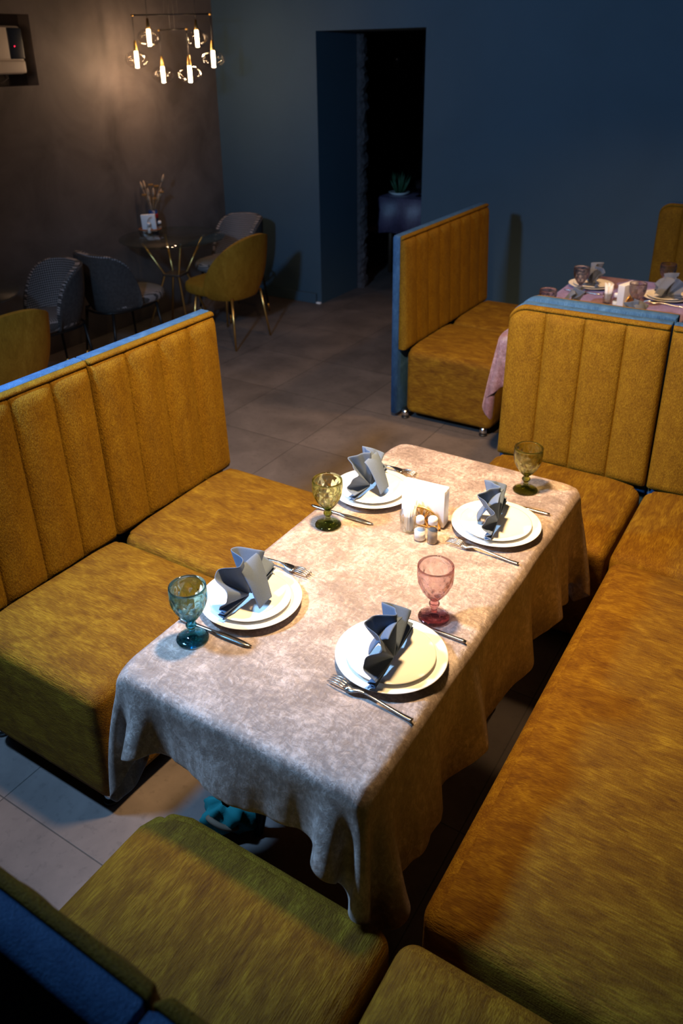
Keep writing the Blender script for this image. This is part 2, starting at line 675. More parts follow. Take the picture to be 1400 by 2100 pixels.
def pad_mesh(W, n, H, rl, rr_, z0, thick=0.055, lean=0.026):
    """quilted vertical channels on a slab with optional rounded top corners; front at y = 0, leaning back"""
    fr_ = [0, 0.012, 0.035, 0.07, 0.12, 0.19, 0.28, 0.39, 0.5, 0.61, 0.72, 0.81, 0.88, 0.93, 0.965, 0.988]
    us = [(c + q) / n for c in range(n) for q in fr_] + [1.0]
    ts = [0, 0.006, 0.015, 0.03, 0.06] + list(np.linspace(0.12, 0.90, 14)) + [0.935, 0.955, 0.966, 0.972, 0.978, 0.988, 0.995, 1.0]
    nv = len(ts)
    V = []

    def top(x):
        h = H
        if rl and x < rl:
            h = H - (rl - math.sqrt(max(0, rl * rl - (rl - x) ** 2)))
        if rr_ and x > W - rr_:
            d = x - (W - rr_)
            h = H - (rr_ - math.sqrt(max(0, rr_ * rr_ - d * d)))
        return h
    rim = 0.020
    for u in us:
        x = u * W
        for t in ts:
            z = t * top(x)
            f = (u * n) % 1.0
            ch = (1 - abs(2 * f - 1) ** 2.0) ** 0.42 if 1e-6 < f < 1 - 1e-6 else 0.0
            e = min(1.0, max(0, (0.972 - t) / 0.05))
            e = math.sin(e * PI / 2) ** 0.7
            b = min(1.0, t / 0.03)
            bul = 0.026 * ch * e * (0.4 + 0.6 * b)
            if t > 0.972:
                q = (t - 0.972) / 0.028
                bul = 0.012 * math.sqrt(max(0, 1 - q ** 3))
            ex = min(x, W - x)
            if ex < 0.012:
                q = 1 - ex / 0.012
                bul *= math.sqrt(max(0, 1 - q * q))
                bul -= 0.006 * q * q
            y = -0.024 + bul - lean * z / H
            V.append((x, y, z0 + z))
    F = grid_faces(len(us), nv)
    nb = len(V)
    # back layer
    for u in us:
        x = u * W
        for t in ts:
            V.append((x, -thick - 0.004, z0 + t * top(x)))
    F += [tuple(reversed(f)) for f in grid_faces(len(us), nv, nb)]
    L = len(us)
    for j in range(nv - 1):
        F.append((j, j + 1, nb + j + 1, nb + j))
        a = (L - 1) * nv
        F.append((a + j, nb + a + j, nb + a + j + 1, a + j + 1))
    for i in range(L - 1):
        a, b = i * nv, (i + 1) * nv
        F.append((a, nb + a, nb + b, b))
        F.append((a + nv - 1, b + nv - 1, nb + b + nv - 1, nb + a + nv - 1))
    return V, F


def panel_mesh(W, z0, z1, rl, rr_, y0, y1):
    prof = []
    n = 8

    def arc(cx, cz, r, a0, a1):
        return [(cx + r * math.cos(a0 + (a1 - a0) * i / n), cz + r * math.sin(a0 + (a1 - a0) * i / n)) for i in range(n + 1)]
    prof = [(0, z0), (W, z0)]
    rr_ = rr_ or 0.004
    rl = rl or 0.004
    prof += arc(W - rr_, z1 - rr_, rr_, 0, PI / 2)
    prof += arc(rl, z1 - rl, rl, PI / 2, PI)
    c = 0.006
    V, F = [], []
    m = len(prof)
    cx, cz = W / 2, (z0 + z1) / 2
    rings = [(y0, 1), (y0 + c, 0), (y1 - c, 0), (y1, 1)]
    for y, ins in rings:
        for (x, z) in prof:
            k = c if ins else 0
            dx = k if x < cx else -k
            dz = k if z < cz else -k
            V.append((x + dx, y, z + dz))
    for r_ in range(3):
        for i in range(m):
            j = (i + 1) % m
            F.append((r_ * m + i, r_ * m + j, (r_ + 1) * m + j, (r_ + 1) * m + i))
    F.append(tuple(range(m - 1, -1, -1)))
    F.append(tuple(3 * m + i for i in range(m)))
    return V, F


def plan_round(V, x0, y1, Rr, left=True):
    out = []
    for (x, y, z) in V:
        xx = x if left else -x
        xb = x0 if left else -x0
        dx = (xb + Rr - xx) / Rr
        dy = (y - (y1 - Rr)) / Rr
        if dx > 0 and dy > 0:
            L = math.hypot(dx, dy)
            s = max(dx, dy) / L
            dx *= s
            dy *= s
            xx = xb + Rr - dx * Rr
            y = y1 - Rr + dy * Rr
        out.append((xx if left else -xx, y, z))
    return out


def make_bench(label, W=0.605, n=4, D=0.53, rl=0, rr_=0, z=SEAT_Z, top=1.092, back=True, round_left=0, loc=(0, 0, 0), rz=0, name='bench', pad_n=None):
    t = thing(name, label, 'bench', loc, rz, 'mustard upholstered booth benches')
    g = 0.003
    v, f = rbox(g, W - g, -0.012, D, 0.052, z - 0.002, 0.042, (10, 10, 4), 6)
    rs = random.Random(int(W * 1000 + D * 100))
    ph = [rs.uniform(0, 6) for _ in range(6)]
    v2 = []
    for (x, y, zz) in v:
        k = (zz - 0.05) / (z - 0.05)
        if y > D - 0.03:
            y += 0.004 * math.sin(9 * x / W + ph[0]) * (1 - k)
        v2.append((x, y, zz))
    if round_left:
        v2 = plan_round(v2, g, D, round_left)
    new_obj('seat_base', v2, f, M_SEAT, t)
    ins = 0.026
    v, f = rbox(g + ins, W - g - ins, 0.0, D - ins, z - 0.045, z - 0.0022, 0.012, (16, 14, 1), 4)
    v2 = []
    for (x, y, zz) in v:
        if zz > z - 0.02:
            a = min(1, max(0, (x - g - ins) / 0.12)) * min(1, max(0, (W - g - ins - x) / 0.12)) * min(1, max(0, (D - ins - y) / 0.12)) * min(1, max(0, (y + 0.1) / 0.12))
            zz += 0.013 * math.sin(a * PI / 2) + 0.0025 * a * math.sin(11 * x + ph[1]) * math.sin(9 * y + ph[2])
        v2.append((x, y, zz))
    if round_left:
        v2 = plan_round(v2, g + ins, D - ins, round_left - ins * 0.6)
    new_obj('seat_cushion', v2, f, M_SEAT, t)
    if back:
        new_obj('backrest', *pad_mesh(W - 0.0016, n, top - z + 0.008, rl, rr_, z - 0.008), M_BACK, t).location = (0.0008, 0, 0)
        new_obj('back_panel', *panel_mesh(W - 0.0016, 0.035, top + 0.002, rl, rr_, -0.106, -0.060), M_BLUE, t).location = (0.0008, 0, 0)
    for fx in (0.05, W - 0.05):
        for fy in (0.03 if not back else -0.03, D - 0.06):
            o = MB().add(lathe([(0.021, 0.010), (0.021, 0.054)], 20)).build('foot', M_CHROME, t)
            o.location = (fx, fy, 0)
            c = MB().add(lathe([(0.023, 0.0), (0.024, 0.004), (0.023, 0.011)], 20)).build('foot_pad', M_BLACK, o)
    return t


P2 = PI / 2
# left booth bench, facing +X
make_bench('mustard bench module left of the blush table, far half with the free right end', loc=(-1.957, 2.275, 0), rz=-P2, rl=0.012, W=0.635, top=1.104)
make_bench('mustard bench module left of the blush table, nearer half cut by the left frame edge', loc=(-1.957, 1.638, 0), rz=-P2, W=0.620, top=1.104)
# far booth bench, facing +X, backed in blue
make_bench('amber bench module nearest the blue wall, beside the doorway', loc=(-1.985, 5.10, 0), rz=-P2, rl=0.012)
make_bench('amber bench module with blue side edge and chrome feet, beyond the blush table', loc=(-1.985, 4.493, 0), rz=-P2, rr_=0.012)
# divider bench facing the camera and its corner neighbour
make_bench('olive-lit bench with four-channel back standing behind the far end of the blush table', loc=(-0.458, 2.93, 0), rz=PI, W=0.612, rr_=0.075)
make_bench('corner bench module right of the four-channel divider, cut by the right frame edge', loc=(0.165, 2.93, 0), rz=PI, W=0.618)
# back to back with the divider, facing the far table
make_bench('bench backing onto the four-channel divider, only its back edge showing', loc=(-1.070, 3.19, 0), rz=0, W=0.612, rl=0.075)
# far side of the far table
make_bench('dark bench at the blue wall behind the plum table, upper right', loc=(-0.458, 5.585, 0), rz=PI, W=0.600, rr_=0.075)
# long bench at right
make_bench('long mustard bench seat running along the right side of the blush table', loc=(0.100, 0.942, 0), rz=P2, W=1.435, D=0.532, z=0.468, n=10, name='long_bench')
# near benches facing +Y
make_bench('near mustard bench with rounded front corner and blue back in the bottom left corner', loc=(-1.072, 0.385, 0), rz=0, W=0.618, D=0.522, round_left=0.10, rl=0.05)
make_bench('near corner bench module at the bottom edge under the long right bench', loc=(-0.448, 0.385, 0), rz=0, W=0.60, D=0.535)

# ------------------------------------------------------------------ main table and its cloth
TX0, TX1, TY0, TY1, TZ = -1.192, -0.532, 0.912, 2.285, 0.750


def make_table(label, loc):
    W, L = TX1 - TX0 - 0.008, TY1 - TY0 - 0.008
    t = thing('dining_table', label, 'table', loc, 0, None)
    new_obj('table_top', *rbox(0.022, W - 0.022, 0.022, L - 0.022, 0.712, 0.7405, 0.006, (1, 1, 1), 2), M_WOODLEG, t)
    new_obj('apron', *rbox(0.05, W - 0.05, 0.05, L - 0.05, 0.655, 0.7125, 0.004, (1, 1, 1), 1), M_WOODLEG, t)
    for sx in (0, 1):
        for sy in (0, 1):
            x = W / 2 + 0.10 * (1 if sx else -1)
            y = L - 0.36 if sy else 0.36
            dx = 0.09 if sx else -0.09
            dy = 0.07 if sy else -0.07
            o = MB().add(tube([(x, y, 0.66), (x + dx * 0.5, y + dy * 0.5, 0.33), (x + dx, y + dy, 0.0)], [0.028, 0.022, 0.015], 14)).build('leg', M_BLACKMETAL, t)
    return t


make_table('dark wooden table almost hidden under the blush velvet cloth', (TX0 + 0.004, TY0 + 0.004, 0))


def drape(W, L, ox0, ox1, oy0, oy1, seed, steps=260, iters=14, h=0.0145):
    """cloth over a table of size W x L, settled by relaxing a grid of points under gravity"""
    xs = np.linspace(-ox0, W + ox1, int(round((W + ox0 + ox1) / h)) + 1)
    ys = np.linspace(-oy0, L + oy1, int(round((L + oy0 + oy1) / h)) + 1)
    X, Y = np.meshgrid(xs, ys, indexing='ij')
    nx, ny = X.shape
    rg = np.random.RandomState(seed)
    P = np.stack([X, Y, np.zeros_like(X)], -1)
    ph = rg.uniform(0, 6.28, 8)
    out = np.maximum(np.maximum(-X, X - W), np.maximum(-Y, Y - L))
    P[..., 2] += np.where(out > 0, 0.012 * (np.sin(9 * X + ph[0]) + np.sin(13 * Y + ph[1]) + np.sin(7 * Y + 5 * X + ph[2])) * np.clip(out / 0.1, 0, 1), 0)
    fix = (X > 0.02) & (X < W - 0.02) & (Y > 0.02) & (Y < L - 0.02)
    w = np.where(fix, 0.0, 1.0)
    prev = P.copy()
    dx, dy = xs[1] - xs[0], ys[1] - ys[0]
    dd = math.hypot(dx, dy)
    cons = []
    S = slice
    for par in (0, 1):
        cons.append(((S(par, nx - 1, 2), S(None)), (S(par + 1, nx, 2), S(None)), dx, 1.0))
        cons.append(((S(None), S(par, ny - 1, 2)), (S(None), S(par + 1, ny, 2)), dy, 1.0))
        cons.append(((S(par, nx - 1, 2), S(0, ny - 1)), (S(par + 1, nx, 2), S(1, ny)), dd, 0.25))
        cons.append(((S(par, nx - 1, 2), S(1, ny)), (S(par + 1, nx, 2), S(0, ny - 1)), dd, 0.25))
    bend = []
    for k in range(0, 8):
        st = k
        if k < 4:
            bend.append(('x', k))
        else:
            bend.append(('y', k - 4))
    rr0 = 0.014
    g = -9.8 * (1 / 60.0) ** 2

    def solve(a, b, rest, stiff):
        pa, pb = P[a], P[b]
        n0 = min(pa.shape[0], pb.shape[0])
        n1 = min(pa.shape[1], pb.shape[1])
        if n0 == 0 or n1 == 0:
            return
        pa, pb = pa[:n0, :n1], pb[:n0, :n1]
        wa, wb = w[a][:n0, :n1], w[b][:n0, :n1]
        d = pb - pa
        ln = np.sqrt((d * d).sum(-1)) + 1e-9
        ws = wa + wb + 1e-9
        c = (stiff * (ln - rest) / ln / ws)[..., None] * d
        pa += wa[..., None] * c
        pb -= wb[..., None] * c
    for s in range(steps):
        v = (P - prev) * 0.965
        prev = P.copy()
        P += v * w[..., None]
        P[..., 2] += g * w
        for it in range(iters):
            for a, b, rest, st in cons:
                solve(a, b, rest, st)
            if it % 3 == 0:
                for ax_, k in bend:
                    if ax_ == 'x':
                        solve((S(k, nx - 4, 4), S(None)), (S(k + 4, nx, 4), S(None)), 4 * dx, 0.16)
                    else:
                        solve((S(None), S(k, ny - 4, 4)), (S(None), S(k + 4, ny, 4)), 4 * dy, 0.16)
            # rounded table box
            q = np.stack([np.clip(P[..., 0], rr0, W - rr0), np.clip(P[..., 1], rr0, L - rr0), np.minimum(P[..., 2], -rr0)], -1)
            d = P - q
            ln = np.sqrt((d * d).sum(-1))
            inside = ln < 1e-9
            near = (ln < rr0) & ~inside & (w > 0)
            P[near] = q[near] + d[near] / ln[near][:, None] * rr0
            ins = inside & (w > 0)
            if ins.any():
                pi = P[ins]
                ds = np.stack([pi[:, 0], W - pi[:, 0], pi[:, 1], L - pi[:, 1], -pi[:, 2]], -1)
                k = ds.argmin(1)
                pi[k == 0, 0] = 0
                pi[k == 1, 0] = W
                pi[k == 2, 1] = 0
                pi[k == 3, 1] = L
                pi[k == 4, 2] = 0
                P[ins] = pi
    return P, X, Y


CW, CL = TX1 - TX0, TY1 - TY0
P_, X_, Y_ = drape(CW, CL, 0.255, 0.280, 0.160, 0.165, 5)
inn = np.clip(np.minimum(np.minimum(X_, CW - X_), np.minimum(Y_, CL - Y_)) / 0.05, 0, 1)
crease_y = 1.16 + 0.10 * X_
P_[..., 2] += inn * (0.0030 * np.exp(-((Y_ - crease_y) / 0.006) ** 2) + 0.0022 * np.exp(-((Y_ - 0.55 - 0.03 * X_) / 0.012) ** 2) + 0.0008 * np.sin(23 * X_ + 2) * np.sin(17 * Y_))
NXC, NYC = P_.shape[:2]


def hem_waves(P, X, Y, W, L, ax, an, seed):
    rg = np.random.RandomState(seed)
    drop = np.clip(-P[..., 2] - 0.03, 0, 1)
    ph = rg.uniform(0, 6.28, 4)
    wy = np.sin(2 * PI * Y / 0.30 + ph[0]) + 0.5 * np.sin(2 * PI * Y / 0.19 + ph[1])
    wx = np.sin(2 * PI * X / 0.34 + ph[2])
    inY = np.clip(np.minimum(Y, L - Y) / 0.12, 0, 1)
    inX = np.clip(np.minimum(X, W - X) / 0.12, 0, 1)
    right, left, near = (X > W) * inY, (X < 0) * inY, (Y < 0) * inX
    P[..., 0] += ax * drop * (0.8 + wy) * right - ax * drop * (0.8 + wy) * left
    P[..., 2] += 0.06 * drop * wy * (right + left)
    P[..., 1] -= an * drop * (0.6 + wx) * near


hem_waves(P_, X_, Y_, CW, CL, 0.085, 0.10, 3)


def cloth_obj(name, P, mat, loc, mirror=False):
    v = P.reshape(-1, 3).copy()
    if mirror:
        v[:, 0] = CW - v[:, 0]
    o = new_obj(name, v, grid_faces(NXC, NYC), mat)
    o.location = loc
    solidify(o, 0.0022, 1.0)
    subsurf(o, 1)
    return o


cl = cloth_obj('tablecloth', P_, M_CLOTH, (TX0, TY0, 0.7455))
tag(cl, 'blush crushed velvet cloth draped over the foreground table', 'tablecloth')

# far table: same size, one booth further
FX, FY = -1.275, 3.565
make_table('table under the plum cloth in the far booth, upper right', (FX + 0.004, FY + 0.004, 0))
P2_, _x, _y = drape(CW + 0.055, CL, 0.26, 0.18, 0.21, 0.10, 11, steps=200, h=0.017)
NXC, NYC = P2_.shape[:2]
cl2 = cloth_obj('tablecloth', P2_, M_CLOTH2, (FX - 0.055, FY, 0.7455))
tag(cl2, 'plum crushed velvet cloth on the far table, one lilac corner hanging in the aisle', 'tablecloth')

# ------------------------------------------------------------------ tableware builders
ZT = 0.7498


def plate_prof(r, h, well):
    t = 0.0035
    return [(0.0, 0.0005), (well * 0.62, 0.0005), (well * 0.64, 0.0), (well * 0.72, 0.0), (well * 0.76, 0.002), (well, 0.004), (r - 0.004, h - 0.003), (r, h - 0.0008),
            (r, h), (r - 0.003, h + 0.0004), (well + 0.006, 0.0045 + t), (well - 0.004, 0.0025 + t), (well * 0.55, 0.0022 + t), (well * 0.53, 0.0016 + t), (0.0, 0.0014 + t)]


BIG = MB().add(lathe(plate_prof(0.1275, 0.019, 0.082), 72)).build('dinner_plate', M_PORC)
SMALL = MB().add(lathe(plate_prof(0.1015, 0.017, 0.066), 72)).build('side_plate', M_PORC)


def goblet(mat):
    n = 9
    prof = [(0.0005, 0.0), (0.0375, 0.0), (0.0385, 0.0018), (0.0375, 0.004), (0.028, 0.0078), (0.016, 0.0115), (0.0095, 0.016), (0.0078, 0.022), (0.0074, 0.029), (0.0085, 0.0335),
            (0.0122, 0.036), (0.0135, 0.040), (0.0122, 0.044), (0.0085, 0.0465), (0.0080, 0.050), (0.0105, 0.0535)]
    k0 = len(prof)
    for i in range(22):
        q = (i + 1) / 22
        z = 0.0535 + q * (0.150 - 0.0535)
        r = 0.0105 + (0.0445 - 0.0105) * math.sin(min(1, q * 1.42) * PI / 2) ** 0.85
        if q > 0.75:
            r -= 0.0015 * ((q - 0.75) / 0.25) ** 2
        prof.append((r, z))
    k1 = len(prof)
    prof.append((prof[-1][0] - 0.0012, 0.1508))
    for i in range(16):
        q = 1 - (i + 1) / 16
        z = 0.062 + q * (0.150 - 0.062)
        qq = max(0.0, (z - 0.0535) / (0.150 - 0.0535))
        r = 0.0105 + (0.0445 - 0.0105) * math.sin(min(1, qq * 1.42) * PI / 2) ** 0.85 - 0.0060
        if qq > 0.75:
            r -= 0.0015 * ((qq - 0.75) / 0.25) ** 2 - 0.0012
        prof.append((max(0.0008, r if i < 15 else 0.0008), z))

    def fn(k, r, z, a):
        if k0 <= k < k1 and z < 0.136:
            u = a * n / (2 * PI)
            v = (z - 0.052) / 0.042
            f = abs(((u + v) % 1) - 0.5) * 2
            g = abs(((u - v) % 1) - 0.5) * 2
            e = min(1, (z - 0.052) / 0.012) * min(1, (0.136 - z) / 0.016)
            return r - 0.0044 * e * (1 - max(f, g) ** 1.1)
        if k in (3, 4):
            return r + 0.0006 * math.cos(a * 24)
        return r
    return MB().add(lathe(prof, 108, fn=fn)).build('goblet', mat)


GOB = {}
for key, mt in (('teal', M_TEAL), ('olive', M_OLIVE), ('pink', M_PINK), ('smoke', M_SMOKE)):
    if not GOB:
        GOB[key] = goblet(mt)
        base_mesh = GOB[key].data
    else:
        me = base_mesh.copy()
        me.materials.clear()
        me.materials.append(mt)
        GOB[key] = bpy.data.objects.new('goblet', me)
        COL.objects.link(GOB[key])


def fork_mesh():
    V, F = [], []

    def zc(x):  # height along the length, tines at x<0
        if x < -0.05:
            return 0.004 + 0.010 * math.sin(min(1, (x + 0.105) / 0.055) * PI) * 0.6 + 0.002
        if x < -0.02:
            q = (x + 0.05) / 0.03
            return 0.006 + 0.006 * q * q * (3 - 2 * q)
        if x < 0.09:
            q = (x + 0.02) / 0.11
            return 0.012 - 0.0085 * q * q * (3 - 2 * q)
        return 0.0035

    def wid(x):
        if x < -0.045:
            return 0.0128
        if x < -0.015:
            q = (x + 0.045) / 0.03
            return 0.0128 - 0.0096 * q * q * (3 - 2 * q)
        return 0.0026 + 0.0024 * ((x + 0.015) / 0.12) ** 1.2

    def strip(pts):
        b = len(V)
        for (x, y0, y1, z) in pts:
            t = 0.0011
            V.extend([(x, y0, z - t), (x, y1, z - t), (x, y1, z + t), (x, y0, z + t)])
        for i in range(len(pts) - 1):
            for k in range(4):
                F.append((b + i * 4 + k, b + i * 4 + (k + 1) % 4, b + (i + 1) * 4 + (k + 1) % 4, b + (i + 1) * 4 + k))
        F.append((b + 3, b + 2, b + 1, b))
        e = b + 4 * (len(pts) - 1)
        F.append((e, e + 1, e + 2, e + 3))
    xs = np.linspace(-0.058, 0.105, 34)
    strip([(x, -wid(x), wid(x), zc(x)) for x in xs])
    for k in range(4):
        c = -0.0105 + 0.007 * k
        strip([(x, c - 0.0019 * (0.55 + 0.45 * (x + 0.105) / 0.047), c + 0.0019 * (0.55 + 0.45 * (x + 0.105) / 0.047), zc(x)) for x in np.linspace(-0.105, -0.057, 9)])
    return V, F


def knife_mesh():
    V, F = [], []
    N = 30
    for i in range(N):
        x = -0.107 + 0.214 * i / (N - 1)
        if x < 0.0:  # blade, tip at -x
            q = (x + 0.107) / 0.107
            y1 = 0.0080 * min(1, (q * 5) ** 0.5) * (1 - 0.35 * max(0, q - 0.75) / 0.25)
            y0 = (-0.0080 + 0.006 * max(0, 1 - q * 2.2) ** 2) * (1 - 0.5 * max(0, q - 0.75) / 0.25)
            t = 0.0009
            z = 0.002 + 0.0015 * q
        else:
            q = x / 0.107
            y1 = 0.0034 + 0.0014 * q
            y0 = -y1
            t = 0.0018
            z = 0.0034
            if i == N - 1:
                y0, y1 = y0 * 0.6, y1 * 0.6
        V.extend([(x, y0, z - t), (x, y1, z - t), (x, y1, z + t), (x, y0, z + t)])
    for i in range(N - 1):
        for k in range(4):
            F.append((i * 4 + k, i * 4 + (k + 1) % 4, (i + 1) * 4 + (k + 1) % 4, (i + 1) * 4 + k))
    F.append((3, 2, 1, 0))
    e = 4 * (N - 1)
    F.append((e, e + 1, e + 2, e + 3))
    return V, F


FORK = new_obj('fork', *fork_mesh(), M_STEEL)
KNIFE = new_obj('table_knife', *knife_mesh(), M_STEEL)


def napkin_mesh(Rr=0.113, waves=7, amp=0.030, tilt=6, seed=0, mid=0.46, side=1):
    """accordion-pleated napkin opened to a standing fan (local x along the base, z up): tight stacks at both ends, open lobes between"""
    rg = random.Random(seed)
    nu, nv = 240, 12
    V = []
    ph = rg.uniform(0, 6.28)
    a0 = R(13)
    for i in range(nu):
        s = i / (nu - 1)
        e = (1 - mid) / 2
        if s < e:
            th, w = a0 * s / e, 0.0
        elif s > 1 - e:
            th, w = PI - a0 * (1 - s) / e, 0.0
        else:
            q = (s - e) / mid
            th, w = a0 + (PI - 2 * a0) * q, math.sin(PI * q) ** 0.6
        tri = math.sin(2 * PI * waves * s + ph + 0.35 * math.sin(4 * PI * waves * s))
        for j in range(nv):
            q = j / (nv - 1)
            r = 0.004 + q * Rr * (0.95 + 0.05 * w + 0.03 * math.sin(5 * s + seed))
            off = side * (0.009 + (amp - 0.009) * w) * (q ** 0.65) * (0.55 + tri)
            x = r * math.cos(th)
            z = r * math.sin(th)
            a = R(tilt) * w
            V.append((x, off * math.cos(a) + side * z * math.sin(a), z * math.cos(a) - abs(off) * math.sin(a) * 0.4 + 0.008))
    return V, grid_faces(nu, nv)


def flap_mesh(seed=0):
    """the folded corner that props the fan: a rounded triangular leaf falling from the fan to the plate"""
    V = []
    n, m = 16, 12
    for i in range(n):
        u = i / (n - 1)            # from the top of the fan down to the open tip
        wd = 0.042 - 0.014 * u
        cx, cy, cz = 0.012 - 0.022 * u, 0.008 - 0.062 * u, 0.006 + 0.094 * (1 - u ** 1.5)
        for j in range(m):
            v = 2 * j / (m - 1) - 1
            bow = 0.011 * (1 - v * v) * (0.4 + 0.6 * u)
            V.append((cx + wd * v, cy - 0.6 * bow, cz + bow))
    return V, grid_faces(n, m)


def make_napkin(label, loc, rz, seed, mat=M_NAPKIN, **kw):
    t = thing('napkin', label, 'napkin', loc, rz, 'fan-folded napkins')
    o = new_obj('pleated_fan', *napkin_mesh(seed=seed, **kw), mat, t)
    solidify(o, 0.0026)
    subsurf(o, 1)
    o = new_obj('folded_corner', *flap_mesh(seed), mat, t)
    solidify(o, 0.004)
    subsurf(o, 1)
    return t


G_PL = 'dinner plates on the blush table'
G_SP = 'side plates on the blush table'
placed = set()


def put(src, label, cat, loc, rz=0.0, group=None, rx=0.0):
    if src.name in placed:
        o = src.copy()
        COL.objects.link(o)
    else:
        o = src
        placed.add(src.name)
    o.location = loc
    o.rotation_euler = (rx, 0, rz)
    return tag(o, label, cat, group)


settings = [
    # plate centre, plate dx of small, where, napkin turn
    ((-0.669, 1.266), 'in front of the pink goblet, near right of the table', R(-91), 1),
    ((-1.068, 1.268), 'beside the teal goblet, near left of the table', R(93), 2),
    ((-0.676, 1.907), 'below the olive goblet at the far right of the table', R(-87), 3),
    ((-1.080, 1.903), 'behind the olive goblet at the left table edge', R(92), 4),
]
for (px, py), where, nr, sd in settings:
    put(BIG, 'large white dinner plate ' + where, 'plate', (px, py, ZT), 0, G_PL)
    put(SMALL, 'smaller white plate ' + where, 'plate', (px, py - 0.002, ZT + 0.0062), 0, G_SP)
ZN = ZT + 0.0150
make_napkin('slate blue fan napkin on the plates in front of the pink goblet', (-0.655, 1.252, ZN), R(-84), 1, side=-1)
make_napkin('slate blue fan napkin on the plates beside the teal goblet', (-1.072, 1.268, ZN), R(93), 2)
make_napkin('slate blue fan napkin on the plates at the far right of the blush table', (-0.672, 1.905, ZN), R(-80), 3, side=-1)
make_napkin('slate blue fan napkin on the plates behind the white straw cup', (-1.090, 1.905, ZN), R(92), 4)

GG = 'diamond-cut goblets on the blush table'
put(GOB['teal'], 'teal diamond-cut goblet at the near left corner of the blush table', 'goblet', (-1.104, 1.088, ZT), 0.2, GG)
put(GOB['olive'], 'olive green goblet at the left table edge by the far left plate', 'goblet', (-1.100, 1.674, ZT), 0.5, GG)
put(GOB['olive'], 'olive green goblet at the far right corner before the four-channel backrest', 'goblet', (-0.680, 2.160, ZT), 0.9, GG)
put(GOB['pink'], 'pink diamond-cut goblet behind the near right plate', 'goblet', (-0.653, 1.452, ZT), 0.1, GG)

GF, GK = 'forks on the blush table', 'knives on the blush table'
ZC = ZT + 0.0005
put(FORK, 'steel fork nearest the camera, below the near right plate', 'fork', (-0.648, 1.132, ZC), R(-4), GF)
put(FORK, 'steel fork below the far right plate, tines toward the salt shaker', 'fork', (-0.660, 1.767, ZC), R(-1), GF)
put(FORK, 'steel fork tucked under the near left plate, tines sticking out right', 'fork', (-1.108, 1.432, ZC), R(180), GF)
put(FORK, 'steel fork tucked behind the far left plate, tines sticking out right', 'fork', (-1.118, 2.064, ZC), R(180), GF)
put(KNIFE, 'steel knife between the near right plate and the pink goblet', 'knife', (-0.654, 1.404, ZC), R(0), GK)
put(KNIFE, 'steel knife behind the far right plate, handle toward the right table edge', 'knife', (-0.672, 2.048, ZC), R(2), GK)
put(KNIFE, 'steel knife passing behind the teal goblet foot', 'knife', (-1.072, 1.129, ZC), R(183), GK)
put(KNIFE, 'steel knife passing behind the left olive goblet', 'knife', (-1.093, 1.738, ZC), R(181), GK)


# condiments
def sunburst(r0, r1, w, t):
    mb = MB()
    mb.add(tube([(r1 * math.cos(a), 0, 0.002 + r1 * math.sin(a)) for a in np.linspace(0, PI, 28)], w * 0.9, 8))
    mb.add(tube([(r0 * math.cos(a), 0, 0.002 + r0 * math.sin(a)) for a in np.linspace(0, PI, 16)], w * 0.9, 8))
    for a in np.linspace(0, PI, 9):
        for d in (-0.06, 0.06):
            mb.add(tube([(r0 * math.cos(a), 0, 0.002 + r0 * math.sin(a)), (r1 * math.cos(a + d), 0, 0.002 + r1 * math.sin(a + d))], w * 0.7, 6))
    return mb


def make_holder(label, loc, rz):
    t = thing('napkin_holder', label, 'napkin holder', loc, rz)
    new_obj('base', *rbox(-0.055, 0.055, -0.030, 0.030, 0, 0.004, 0.0015, (1, 1, 1), 1), M_GOLD, t, smooth=False)
    for y in (-0.0260, 0.0260):
        o = sunburst(0.020, 0.056, 0.0046, 0).build('sunburst_side', M_GOLD, t)
        o.location = (0, y, 0.003)
    return t


make_holder('brass sunburst napkin holder in the middle of the blush table', (-0.868, 1.835, ZT), R(4))
NST = MB()
for k in range(7):
    y = -0.0165 + k * 0.0055
    NST.add(rbox(-0.066, 0.066, y - 0.0024, y + 0.0024, 0.0, 0.118 - 0.001 * (k % 3), 0.0018, (2, 1, 2), 2))
nst = NST.build('paper_napkin_stack', M_PAPER)
put(nst, 'stack of white paper napkins standing in the brass sunburst holder', 'paper napkins', (-0.868, 1.835, ZT + 0.0045), R(4))


def make_straws(label, label2, loc, s=1.0):
    t = thing('straw_cup', label, 'cup', loc, 0.3)
    t.scale = (s, s, s)
    new_obj('cup', *lathe([(0.0005, 0), (0.021, 0), (0.023, 0.004), (0.027, 0.058), (0.0262, 0.058), (0.022, 0.006), (0.0005, 0.005)], 40), M_CLEAR, t)
    mb = MB()
    rg = random.Random(4)
    for k in range(26):
        a, q = rg.uniform(0, 6.28), math.sqrt(rg.random())
        x, y = 0.014 * q * math.cos(a), 0.014 * q * math.sin(a)
        mb.add(tube([(x, y, 0.007), (x * 2.1 + rg.uniform(-.004, .004), y * 2.1, 0.088 + rg.uniform(0, 0.022))], 0.0031, 8))
    o = mb.build('straw_bundle', M_PAPER)
    tag(o, label2, 'straws')
    o['kind'] = 'stuff'
    o.location = loc
    o.scale = (s, s, s)
    return t


make_straws('clear cup of wrapped straws in front of the brass napkin holder', 'paper-wrapped straws fanned in the clear cup on the blush table', (-0.886, 1.768, ZT))


def fill_mat(name, col):
    return plain(name, col, 0.9, noise=0.25, nscale=900)


M_SALT = fill_mat('salt_grains', (0.80, 0.79, 0.77))
M_PEPPER = fill_mat('ground_pepper', (0.24, 0.19, 0.15))


